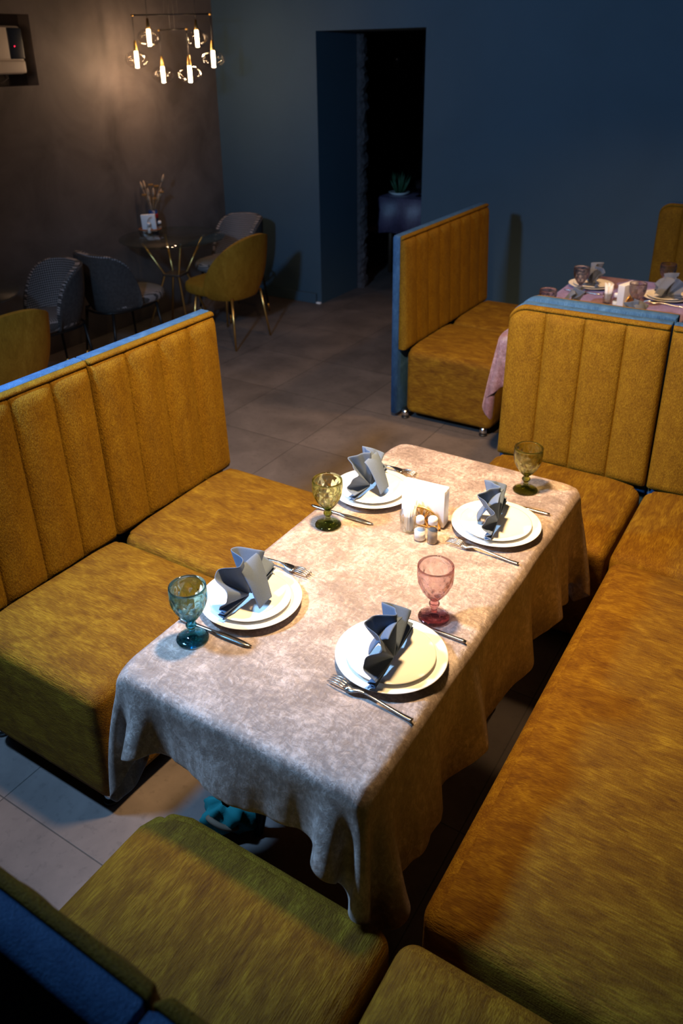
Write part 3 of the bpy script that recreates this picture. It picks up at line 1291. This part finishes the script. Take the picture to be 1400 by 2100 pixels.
def make_shaker(label, loc, fill, tall, s=1.0):
    t = thing('shaker', label, 'shaker', loc, 0)
    t.scale = (s, s, s)
    if tall:
        body = [(0.0005, 0), (0.0135, 0), (0.0150, 0.002), (0.0150, 0.048), (0.0125, 0.056), (0.0120, 0.064)]
        capz, capr, fh, fr_ = 0.060, 0.0135, 0.040, 0.0135
    else:
        body = [(0.0005, 0), (0.0155, 0), (0.0172, 0.003), (0.0172, 0.028), (0.015, 0.040), (0.0105, 0.048), (0.0105, 0.056)]
        capz, capr, fh, fr_ = 0.053, 0.0118, 0.029, 0.0155
    new_obj('bottle', *lathe(body, 36), M_CLEAR, t)
    new_obj('filling', *lathe([(0.0005, 0.002), (fr_, 0.002), (fr_, fh), (0.0005, fh + 0.001)], 32), fill, t)
    new_obj('cap', *lathe([(0.0005, capz), (capr, capz), (capr, capz + 0.016), (capr * 0.75, capz + 0.020), (0.0005, capz + 0.021)], 32), M_PAPER, t)
    return t


make_shaker('short salt shaker half full of salt, beside the straw cup', (-0.838, 1.744, ZT), M_SALT, False)
make_shaker('taller pepper shaker with white cap, right of the salt', (-0.801, 1.748, ZT), M_PEPPER, True)

# ------------------------------------------------------------------ far table setting
FP = [((-1.186, 4.640), 'at the far left of the plum table'), ((-0.760, 4.585), 'at the far right of the plum table'),
      ((-1.125, 4.085), 'at the near left of the plum table behind the divider'), ((-0.780, 3.990), 'at the near right of the plum table behind the divider')]
for k, ((px, py), where) in enumerate(FP):
    put(BIG, 'white dinner plate ' + where, 'plate', (px, py, ZT), 0, 'dinner plates on the plum table')
    put(SMALL, 'smaller white plate stacked ' + where, 'plate', (px, py, ZT + 0.0062), 0, 'side plates on the plum table')
NF = {}
make_napkin('grey fan napkin beside the foremost-left smoky goblet, far left of the plum table', (-1.180, 4.630, ZN), R(-60), 5, M_NAPKIN2, **NF)
make_napkin('grey fan napkin on the plates at the right frame edge', (-0.755, 4.580, ZN), R(-40), 6, M_NAPKIN2, **NF)
make_napkin('grey napkin peak left above the divider, by the half hidden goblet', (-1.128, 4.080, ZN), R(-70), 7, M_NAPKIN2, **NF)
make_napkin('small grey napkin peak right above the divider', (-0.780, 3.985, ZN), R(70), 8, M_NAPKIN2, **NF)
GG2 = 'smoky goblets on the plum table'
put(GOB['smoke'], 'smoky goblet in front of the far left plate of the plum table', 'goblet', (-1.200, 4.462, ZT), 0.0, GG2)
put(GOB['smoke'], 'smoky goblet half hidden behind the top of the divider, leftmost', 'goblet', (-1.212, 3.925, ZT), 0.3, GG2)
put(GOB['smoke'], 'smoky goblet right of the standing white napkins', 'goblet', (-0.850, 4.270, ZT), 0.7, GG2)
put(GOB['smoke'], 'smoky goblet rising behind the napkin at the right frame edge', 'goblet', (-0.800, 4.765, ZT), 0.2, GG2)
GFK = 'cutlery on the plum table'
put(KNIFE, 'steel knife behind the smoky goblet at the left of the plum table', 'knife', (-1.19, 4.49, ZC), R(180), GFK)
put(FORK, 'steel fork before the plate at the right frame edge', 'fork', (-0.745, 4.445, ZC), R(0), GFK)
make_holder('brass napkin holder on the plum table', (-0.915, 4.345, ZT), R(72))
put(nst, 'tall stack of white paper napkins on the plum table', 'paper napkins', (-0.915, 4.345, ZT + 0.0045), R(72))
make_straws('clear cup of straws at the left of the napkins on the plum table', 'white straws in the clear cup on the plum table', (-1.015, 4.345, ZT))
make_shaker('salt shaker in front of the napkins on the plum table', (-0.960, 4.300, ZT), M_SALT, False)
make_shaker('pepper shaker behind the salt on the plum table', (-0.945, 4.395, ZT), M_PEPPER, True)


# ------------------------------------------------------------------ cafe chairs
def superell(phi, a, b, e=2.6):
    c, s = math.cos(phi), math.sin(phi)
    r = (abs(c / a) ** e + abs(s / b) ** e) ** (-1 / e)
    return r * c, r * s


def shell(a, b, zfun, zb, phimax, flare, t_out, t_in, nphi=56, nt=18, tuck=0.05, inner_only=None):
    """curved wrap-around back: phi = 0 at the middle of the back (-y), spreading to both arms"""
    V, UV = [], []
    for i in range(nphi + 1):
        u = 2 * i / nphi - 1
        phi = u * phimax
        zt = zfun(abs(u))
        for j in range(nt + 1):
            q = j / nt
            z = zb + q * (zt - zb)
            k = 1 - tuck * (1 - q) ** 3 / 0.2 + flare * (z - zb)
            x, y = superell(phi - P2, a * k, b * k)
            V.append((x, y, z))
            UV.append((phi * (a + b) / 2, z))
    return V, UV, nphi + 1, nt + 1


def thick_shell(args, off, name, mat, parent, thick, uv=True):
    V, UV, nu, nv = shell(**args)
    if off:
        V = [(x * (1 - off / math.hypot(x, y)), y * (1 - off / math.hypot(x, y)), z) for x, y, z in V]
    o = new_obj(name, V, grid_faces(nu, nv), mat, parent, uvs=UV)
    s = solidify(o, thick, 0.0)
    s.modifiers[-1].offset = 0.0
    b = o.modifiers.new('rounded_edges', 'BEVEL')
    b.width = thick * 0.42
    b.segments = 3
    b.limit_method = 'ANGLE'
    b.angle_limit = R(50)
    return o


def seat_pad(a, b, z0, z1, mat, parent, cy=0.0):
    V, UV = [], []
    nphi, prof = 48, [(0.0, z0), (0.6, z0), (0.9, z0 + 0.004), (0.985, z0 + 0.018), (1.0, (z0 + z1) / 2), (0.985, z1 - 0.016), (0.93, z1 - 0.004), (0.7, z1 + 0.004), (0.4, z1 + 0.007), (0.0, z1 + 0.008)]
    for i in range(nphi):
        phi = 2 * PI * i / nphi
        for (k, z) in prof:
            x, y = superell(phi, a * max(k, 0.002), b * max(k, 0.002), 2.8)
            V.append((x, y + cy, z))
            UV.append((x, y + cy + z))
    return new_obj('seat', V, grid_faces(nphi, len(prof), 0, True), mat, parent, uvs=UV)


def make_chair(kind, label, loc, rz, group):
    t = thing('cafe_chair', label, 'chair', loc, rz, group)
    if kind == 'mustard':
        zf = lambda u: 0.455 + 0.375 * max(0, math.cos(min(1, u ** 1.25) * P2)) ** 0.72
        args = dict(a=0.262, b=0.262, zfun=zf, zb=0.370, phimax=R(92), flare=0.22, t_out=0, t_in=0)
        thick_shell(args, 0.012, 'backrest', M_YCHAIR, t, 0.034)
        seat_pad(0.232, 0.270, 0.375, 0.465, M_YCHAIR, t, 0.055)
        lm, tip = M_GOLD, None
        legs = ((-0.17, -0.17), (0.17, -0.17), (-0.17, 0.17), (0.17, 0.17))
        z0, sp = 0.385, 0.26
    elif kind == 'brown':
        zf = lambda u: 0.455 + 0.40 * max(0, math.cos(min(1, u ** 1.25) * P2)) ** 0.72
        args = dict(a=0.25, b=0.25, zfun=zf, zb=0.40, phimax=R(105), flare=0.2, t_out=0, t_in=0)
        thick_shell(args, 0.012, 'backrest', M_BROWNCH, t, 0.034)
        seat_pad(0.23, 0.24, 0.40, 0.47, M_BROWNCH, t, 0.02)
        lm = M_BLACKMETAL
        legs = ((-0.18, -0.17), (0.18, -0.17), (-0.18, 0.18), (0.18, 0.18))
        z0, sp = 0.40, 0.06
    else:
        zf = lambda u: 0.45 + 0.345 * max(0, math.cos(min(1, u ** 1.9) * P2)) ** 0.62
        args = dict(a=0.215, b=0.255, zfun=zf, zb=0.395, phimax=R(98), flare=0.10, t_out=0, t_in=0)
        thick_shell(args, 0.0, 'back_shell', M_GREYFAB, t, 0.014)
        args2 = dict(args)
        args2['zfun'] = lambda u: zf(u) + 0.010
        thick_shell(args2, 0.023, 'back_cushion', M_HOUND, t, 0.030)
        seat_pad(0.195, 0.268, 0.405, 0.485, M_HOUND, t, 0.060)
        ring = [(*superell(2 * PI * i / 40, 0.185, 0.235), 0.397) for i in range(40)]
        MB().add(tube(ring, 0.008, 8, True)).build('frame', M_BLACKMETAL, t)
        lm = M_BLACKMETAL
        legs = ((-0.155, -0.18), (0.155, -0.18), (-0.155, 0.19), (0.155, 0.19))
        z0, sp = 0.40, 0.22
    for (x, y) in legs:
        fx, fy = x * (1 + sp), y * (1 + sp)
        o = MB().add(tube([(x, y, z0), (fx, fy, 0.0)], [0.011, 0.007], 10)).build('leg', lm, t)
        if kind == 'hound':
            kx = 0.18
            MB().add(tube([(x + (fx - x) * (1 - kx), y + (fy - y) * (1 - kx), z0 * kx), (fx * 1.0, fy * 1.0, 0.004)], [0.0095, 0.0078], 10)).build('leg_tip', M_GOLD, o)
    return t


GY, GH = 'mustard velvet cafe chairs', 'houndstooth cafe chairs'
make_chair('mustard', 'mustard velvet bucket chair with brass legs at the glass table', (-3.86, 4.57, 0), R(90), GY)
make_chair('mustard', 'mustard velvet chair back cut by the left frame edge, behind the left bench', (-3.76, 2.47, 0), R(84), GY)
make_chair('hound', 'houndstooth chair facing the glass table in the corner behind the mustard chair', (-4.27, 5.13, 0), R(172), GH)
make_chair('hound', 'houndstooth chair showing its front at the far left, by the wall', (-4.31, 3.25, 0), R(172), GH)
make_chair('hound', 'houndstooth chair turned away with its grey back showing, left of the glass table', (-4.27, 3.87, 0), R(-8), GH)


# ------------------------------------------------------------------ glass tables
def make_glass_table(label, loc, rz):
    t = thing('glass_table', label, 'table', loc, rz, 'round glass cafe tables')
    new_obj('glass_top', *lathe([(0.0005, 0.742), (0.398, 0.742), (0.40, 0.745), (0.40, 0.749), (0.398, 0.752), (0.0005, 0.752)], 72), M_TABLEGLASS, t)
    new_obj('hub', *rbox(-0.075, 0.075, -0.075, 0.075, 0.455, 0.475, 0.006, (1, 1, 1), 2), M_WOODLEG, t)
    for k in range(4):
        a = PI / 4 + k * P2
        for d in (-0.22, 0.22):
            pass
        c, s = math.cos(a), math.sin(a)
        o = MB().add(tube([(0.24 * c, 0.24 * s, 0.736), (0.085 * c, 0.085 * s, 0.468), (0.27 * c, 0.27 * s, 0.0)], [0.009, 0.009, 0.008], 10)).build('leg', M_GOLD, t)
        e = MB().add(lathe([(0.0005, 0.726), (0.013, 0.726), (0.013, 0.7418), (0.0005, 0.7418)], 16)).build('leg_cap', M_CHROME, o)
        e.location = (0.24 * c, 0.24 * s, 0)
    return t


make_glass_table('round glass table with crossed brass legs holding the dried flowers', (-4.345, 4.53, 0), R(12))
make_glass_table('round glass table cut off at the left frame edge', (-4.36, 2.64, 0), R(40))

# items on the glass table
ZG = 0.7525
t = thing('flower_vase', 'blue and red vase of dried grasses on the glass table', 'vase', (-4.685, 4.695, ZG), 0)
new_obj('vase', *lathe([(0.0005, 0), (0.030, 0), (0.036, 0.01), (0.038, 0.07), (0.034, 0.145), (0.030, 0.145), (0.034, 0.07), (0.0005, 0.01)], 32), plain('blue_glaze', (0.012, 0.05, 0.22), 0.3), t)
new_obj('red_band', *lathe([(0.0392, 0.085), (0.0397, 0.087), (0.0385, 0.118), (0.0378, 0.120)], 32), plain('red_glaze', (0.35, 0.015, 0.02), 0.4), t)
M_STRAWC = plain('dried_grass', (0.50, 0.35, 0.22), 0.9)
M_OCHRE = plain('dried_flower', (0.30, 0.16, 0.04), 0.9)
rg = random.Random(12)
for k in range(15):
    a, q = rg.uniform(0, 6.28), rg.uniform(0.02, 0.11)
    zt = rg.uniform(0.22, 0.40)
    tipx, tipy = q * math.cos(a), q * math.sin(a)
    stem = [(0, 0, 0.08), (tipx * 0.4, tipy * 0.4, 0.08 + (zt - 0.08) * 0.55), (tipx * 0.85, tipy * 0.85, zt - 0.03)]
    mb = MB().add(tube(stem, 0.0016, 5))
    if k % 3 == 2:
        for p in range(9):
            b = 2 * PI * p / 9
            mb.add(tube([(tipx * 0.85, tipy * 0.85, zt - 0.03), (tipx * 0.85 + 0.016 * math.cos(b), tipy * 0.85 + 0.016 * math.sin(b), zt - 0.022), (tipx * 0.85 + 0.022 * math.cos(b), tipy * 0.85 + 0.022 * math.sin(b), zt - 0.034)], [0.003, 0.0045, 0.001], 6))
        mb.build('dried_flower', M_OCHRE, t)
    else:
        mb.add(tube([(tipx * 0.85, tipy * 0.85, zt - 0.035), (tipx * 0.92, tipy * 0.92, zt - 0.015), (tipx, tipy, zt + 0.012), (tipx * 1.05, tipy * 1.05, zt + 0.03)], [0.003, 0.0095, 0.008, 0.001], 8))
        mb.build('grass_head', M_STRAWC, t)
t = thing('napkin_holder', 'ringed wooden holder of white napkins with a tan leaf emblem on the glass table', 'napkin holder', (-4.625, 4.585, ZG), R(33))
new_obj('ring', *tube([(0.085 * math.cos(a), 0.062 * math.sin(a), 0.022) for a in np.linspace(0, 2 * PI, 40, endpoint=False)], 0.006, 8, True), plain('reddish_wood', (0.32, 0.12, 0.05), 0.5), t)
for sx, sy in ((-0.06, 0), (0.06, 0), (0, -0.05), (0, 0.05)):
    new_obj('post', *tube([(sx * 1.35, sy * 1.2, 0), (sx * 1.35, sy * 1.2, 0.022)], 0.004, 8), M_WOODLEG, t)
ns = MB()
for k in range(4):
    ns.add(xform(rbox(-0.055, 0.055, -0.003, 0.003, 0, 0.132, 0.002, (1, 1, 1), 2), Matrix.Translation((0, -0.012 + 0.008 * k, 0)) @ Matrix.Rotation(R(-3), 4, 'Y')))
ns = ns.build('printed_napkins', M_PAPER)
tag(ns, 'white printed paper napkins standing in the ringed wooden holder', 'paper napkins')
ns.location = (-4.625, 4.585, ZG + 0.002)
ns.rotation_euler = (0, 0, R(33))
leaf = MB()
leaf.add(tube([(0.022 - 0.034 * math.sin(a), -0.0158, 0.062 + 0.050 * math.cos(a)) for a in np.linspace(0.1, PI - 0.1, 16)], 0.0022, 6))
for k, a in enumerate(np.linspace(0.35, PI - 0.4, 8)):
    x, z = 0.022 - 0.034 * math.sin(a), 0.062 + 0.050 * math.cos(a)
    leaf.add(tube([(x, -0.0158, z), (x + 0.013, -0.0158, z + 0.005), (x + 0.022, -0.0158, z - 0.004)], [0.0018, 0.0030, 0.0008], 6))
lf = leaf.build('printed_emblem', plain('tan_print', (0.34, 0.17, 0.05), 0.8), ns)
make_shaker('white capped salt shaker before the napkins on the glass table', (-4.590, 4.540, ZG), M_SALT, True, 1.0)
make_shaker('dark pepper shaker right of the napkins on the glass table', (-4.570, 4.640, ZG), M_PEPPER, True, 1.0)

# ------------------------------------------------------------------ chandelier over the glass table
CC = Vector((-4.33, 4.72, 0))
t = thing('chandelier', 'cluster of six lit glass globes hanging in the upper left', 'chandelier', (CC.x, CC.y, 2.26), 0)
rdir = Vector((0.846, 0.532, 0))
fdir = Vector((-0.49, 0.769, 0)).normalized()


def bar_set(z, half, skew, globes, cz, first):
    d = (rdir * half + fdir * skew)
    a, b = -d, d
    zb = z - 2.26
    o = MB().add(tube([(a.x, a.y, zb), (b.x, b.y, zb)], 0.0045, 8)).build('bar', M_BLACKMETAL, t)
    for e in (a, b):
        q = MB().add(tube([(e.x * 0.97, e.y * 0.97, zb), (e.x * 1.03, e.y * 1.03, zb)], 0.0075, 10)).build('bar_end', M_GOLD, o)
    for s in (-0.35, 0.35):
        MB().add(tube([(d.x * s * 0.5, d.y * s * 0.5, zb), (d.x * s * 0.3, d.y * s * 0.3, 0.78)], 0.0016, 6)).build('hanging_wire', M_BLACK, t)
    for e, zg in ((a, globes[0]), (b, globes[1])):
        z0 = zg - 2.26
        MB().add(tube([(e.x, e.y, zb), (e.x, e.y, z0 + 0.125)], 0.0024, 6)).build('cord', M_BLACK, t)
        k = MB().add(lathe([(0.0005, 0.055), (0.015, 0.055), (0.013, 0.07), (0.0075, 0.122), (0.0005, 0.124)], 20)).build('socket', M_GOLD, t)
        k.location = (e.x, e.y, z0)
        gp = [(0.014, 0.057)] + [(0.083 * math.sin(v), 0.058 * math.cos(v)) for v in np.linspace(0.2, PI - 0.04, 22)]
        gl = MB().add(lathe(gp, 40, close=False)).build('globe', M_GLOBE, t)
        gl.location = (e.x, e.y, z0)
        tb = MB().add(lathe([(0.0005, -0.055), (0.0115, -0.055), (0.0135, 0.0), (0.0125, 0.054), (0.0005, 0.055)], 20)).build('lit_tube', M_TUBE, t)
        tb.location = (e.x, e.y, z0)
        pl = bpy.data.lights.new('bulb_glow', 'POINT')
        pl.energy = 2.0
        pl.color = (1.0, 0.60, 0.36)
        pl.shadow_soft_size = 0.02
        po = bpy.data.objects.new('bulb_glow', pl)
        COL.objects.link(po)
        po.parent = t
        po.location = (e.x, e.y, z0 - 0.085)


bar_set(2.275, 0.275, 0.0, (1.990, 1.985), 0, True)
bar_set(2.180, 0.115, -0.10, (1.886, 1.890), 0, False)
bar_set(2.480, 0.165, 0.03, (2.130, 2.120), 0, False)

# ------------------------------------------------------------------ wall unit in the niche
t = thing('air_conditioner', 'white wall unit with dark end panel and red light in the wall niche, top left', 'air conditioner', (XL + 0.0, 3.305, 1.915), 0)
new_obj('body', *rbox(-0.108, 0.045, -0.46, 0.458, 0.0, 0.285, 0.022, (2, 6, 2), 4), M_WHITEPL, t)
new_obj('front_flap', *rbox(0.030, 0.060, -0.455, 0.450, 0.004, 0.082, 0.012, (1, 6, 2), 3), M_WHITEPL, t)
new_obj('front_panel', *rbox(0.040, 0.052, -0.455, 0.345, 0.090, 0.276, 0.005, (1, 6, 2), 3), M_WHITEPL, t)
ep = new_obj('end_panel', *rbox(0.038, 0.054, 0.348, 0.454, 0.090, 0.272, 0.006, (1, 2, 2), 3), plain('navy_gloss', (0.010, 0.016, 0.030), 0.3), t)
new_obj('indicator_light', *lathe([(0.0005, 0), (0.005, 0), (0.004, 0.002), (0.0005, 0.0025)], 16), M_LED, ep).location = (0.0542, 0.385, 0.165)
ep.children[0].rotation_euler = (0, P2, 0)
new_obj('drain_hose', *tube([(0.0, 0.30, 0.01), (0.0, 0.335, -0.02), (-0.01, 0.30, -0.045), (-0.02, 0.20, -0.05)], 0.007, 8), M_NICHE, t)

# ------------------------------------------------------------------ dark room behind the doorway
t = thing('hall_table', 'table under a lilac cloth in the dark room through the doorway', 'table', (-3.86, 6.93, 0), 0)
new_obj('table_top', *rbox(0, 1.3, 0, 0.75, 0.715, 0.744, 0.004, (1, 1, 1), 1), M_WOODLEG, t)
for x in (0.07, 1.23):
    for y in (0.07, 0.68):
        MB().add(tube([(x, y, 0), (x, y, 0.72)], 0.022, 10)).build('leg', M_WOODLEG, t)
V = []
nn = 60
for i in range(nn + 1):
    x = -0.02 + 1.34 * i / nn
    w = math.sin(i * 0.55)
    V += [(x, 0.76, 0.747), (x, 0.0, 0.747), (x, -0.012, 0.742), (x, -0.016 - 0.008 * (w + 1), 0.60), (x, -0.02 - 0.018 * (w + 1), 0.40 + 0.02 * math.sin(i * 0.3))]
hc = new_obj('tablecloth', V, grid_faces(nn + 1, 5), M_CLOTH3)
hc.location = (-3.86, 6.93, 0)
solidify(hc, 0.003, 1)
tag(hc, 'lilac velvet cloth hanging off the table in the dark doorway', 'tablecloth')
t = thing('potted_plant', 'green spiky plant in a white bowl on the lilac cloth in the doorway', 'plant', (-3.745, 7.08, 0.750), 0)
new_obj('bowl', *lathe([(0.0005, 0), (0.06, 0), (0.105, 0.028), (0.102, 0.03), (0.06, 0.012), (0.0005, 0.012)], 36), M_PORC, t)
M_LEAF = plain('dark_green_leaf', (0.03, 0.10, 0.045), 0.5)
rg = random.Random(2)
for k in range(26):
    a, q = rg.uniform(0, 6.28), rg.uniform(0.03, 0.115)
    h = rg.uniform(0.10, 0.19) * (1.25 - q * 4)
    c, s = math.cos(a), math.sin(a)
    MB().add(tube([(0.3 * q * c, 0.3 * q * s, 0.012), (0.8 * q * c, 0.8 * q * s, 0.03 + h * 0.6), (1.1 * q * c, 1.1 * q * s, 0.04 + max(0.03, h))], [0.006, 0.010, 0.001], 6)).build('leaf', M_LEAF, t)
put(GOB['smoke'], 'goblet on the lilac cloth at the right jamb of the doorway', 'goblet', (-3.525, 7.08, 0.750), 0)
make_chair('brown', 'dark brown upholstered chair in the doorway beside the lilac cloth', (-4.17, 7.05, 0), R(-90), None)
t = thing('pendant_lamp', 'unlit pendant bulb hanging in the dark room through the doorway', 'lamp', (-4.29, 8.0, 1.98), 0)
new_obj('cord', *tube([(0, 0, 0), (0, 0, 1.07)], 0.003, 6), M_BLACK, t)
new_obj('lamp_holder', *lathe([(0.0005, -0.05), (0.022, -0.05), (0.024, 0.0), (0.0005, 0.01)], 20), M_CHROME, t)
new_obj('bulb', *lathe([(0.0005, -0.20), (0.022, -0.19), (0.034, -0.15), (0.028, -0.10), (0.014, -0.05)], 20, close=False), M_GLOBE, t)

# ------------------------------------------------------------------ teal cloth on the floor under the table
V, UVs = [], []
nu, nv = 36, 20
for i in range(nu):
    a = 2 * PI * i / nu
    for j in range(nv):
        q = j / (nv - 1)
        ph = q * PI * 0.93
        r = math.sin(ph) ** 0.7 * (1 + 0.22 * math.sin(2 * a + 4 * q) + 0.16 * math.sin(5 * a - 7 * q) + 0.10 * math.sin(9 * a + 15 * q))
        V.append((0.066 * r * math.cos(a), 0.042 * r * math.sin(a), 0.055 - 0.055 * math.cos(ph) * (1 + 0.1 * math.sin(5 * a)) if q > 0.02 else 0.0))
t = thing('cloth_bundle', 'crumpled teal cloth bundle with a beige hem on the floor under the blush table', 'cloth', (-1.125, 1.175, 0.001), R(28))
tb = new_obj('teal_cloth', [(x, y, max(0.002, z)) for x, y, z in V], grid_faces(nu, nv, 0, True), linen('teal_fabric', (0.008, 0.13, 0.14)), t)
hem = [(0.050 * math.cos(a) - 0.01, 0.036 * math.sin(a) - 0.008, 0.060 + 0.012 * math.sin(2 * a)) for a in np.linspace(3.6, 5.6, 18)]
new_obj('hem', *tube(hem, 0.008, 8), linen('beige_fabric', (0.12, 0.085, 0.06)), t)
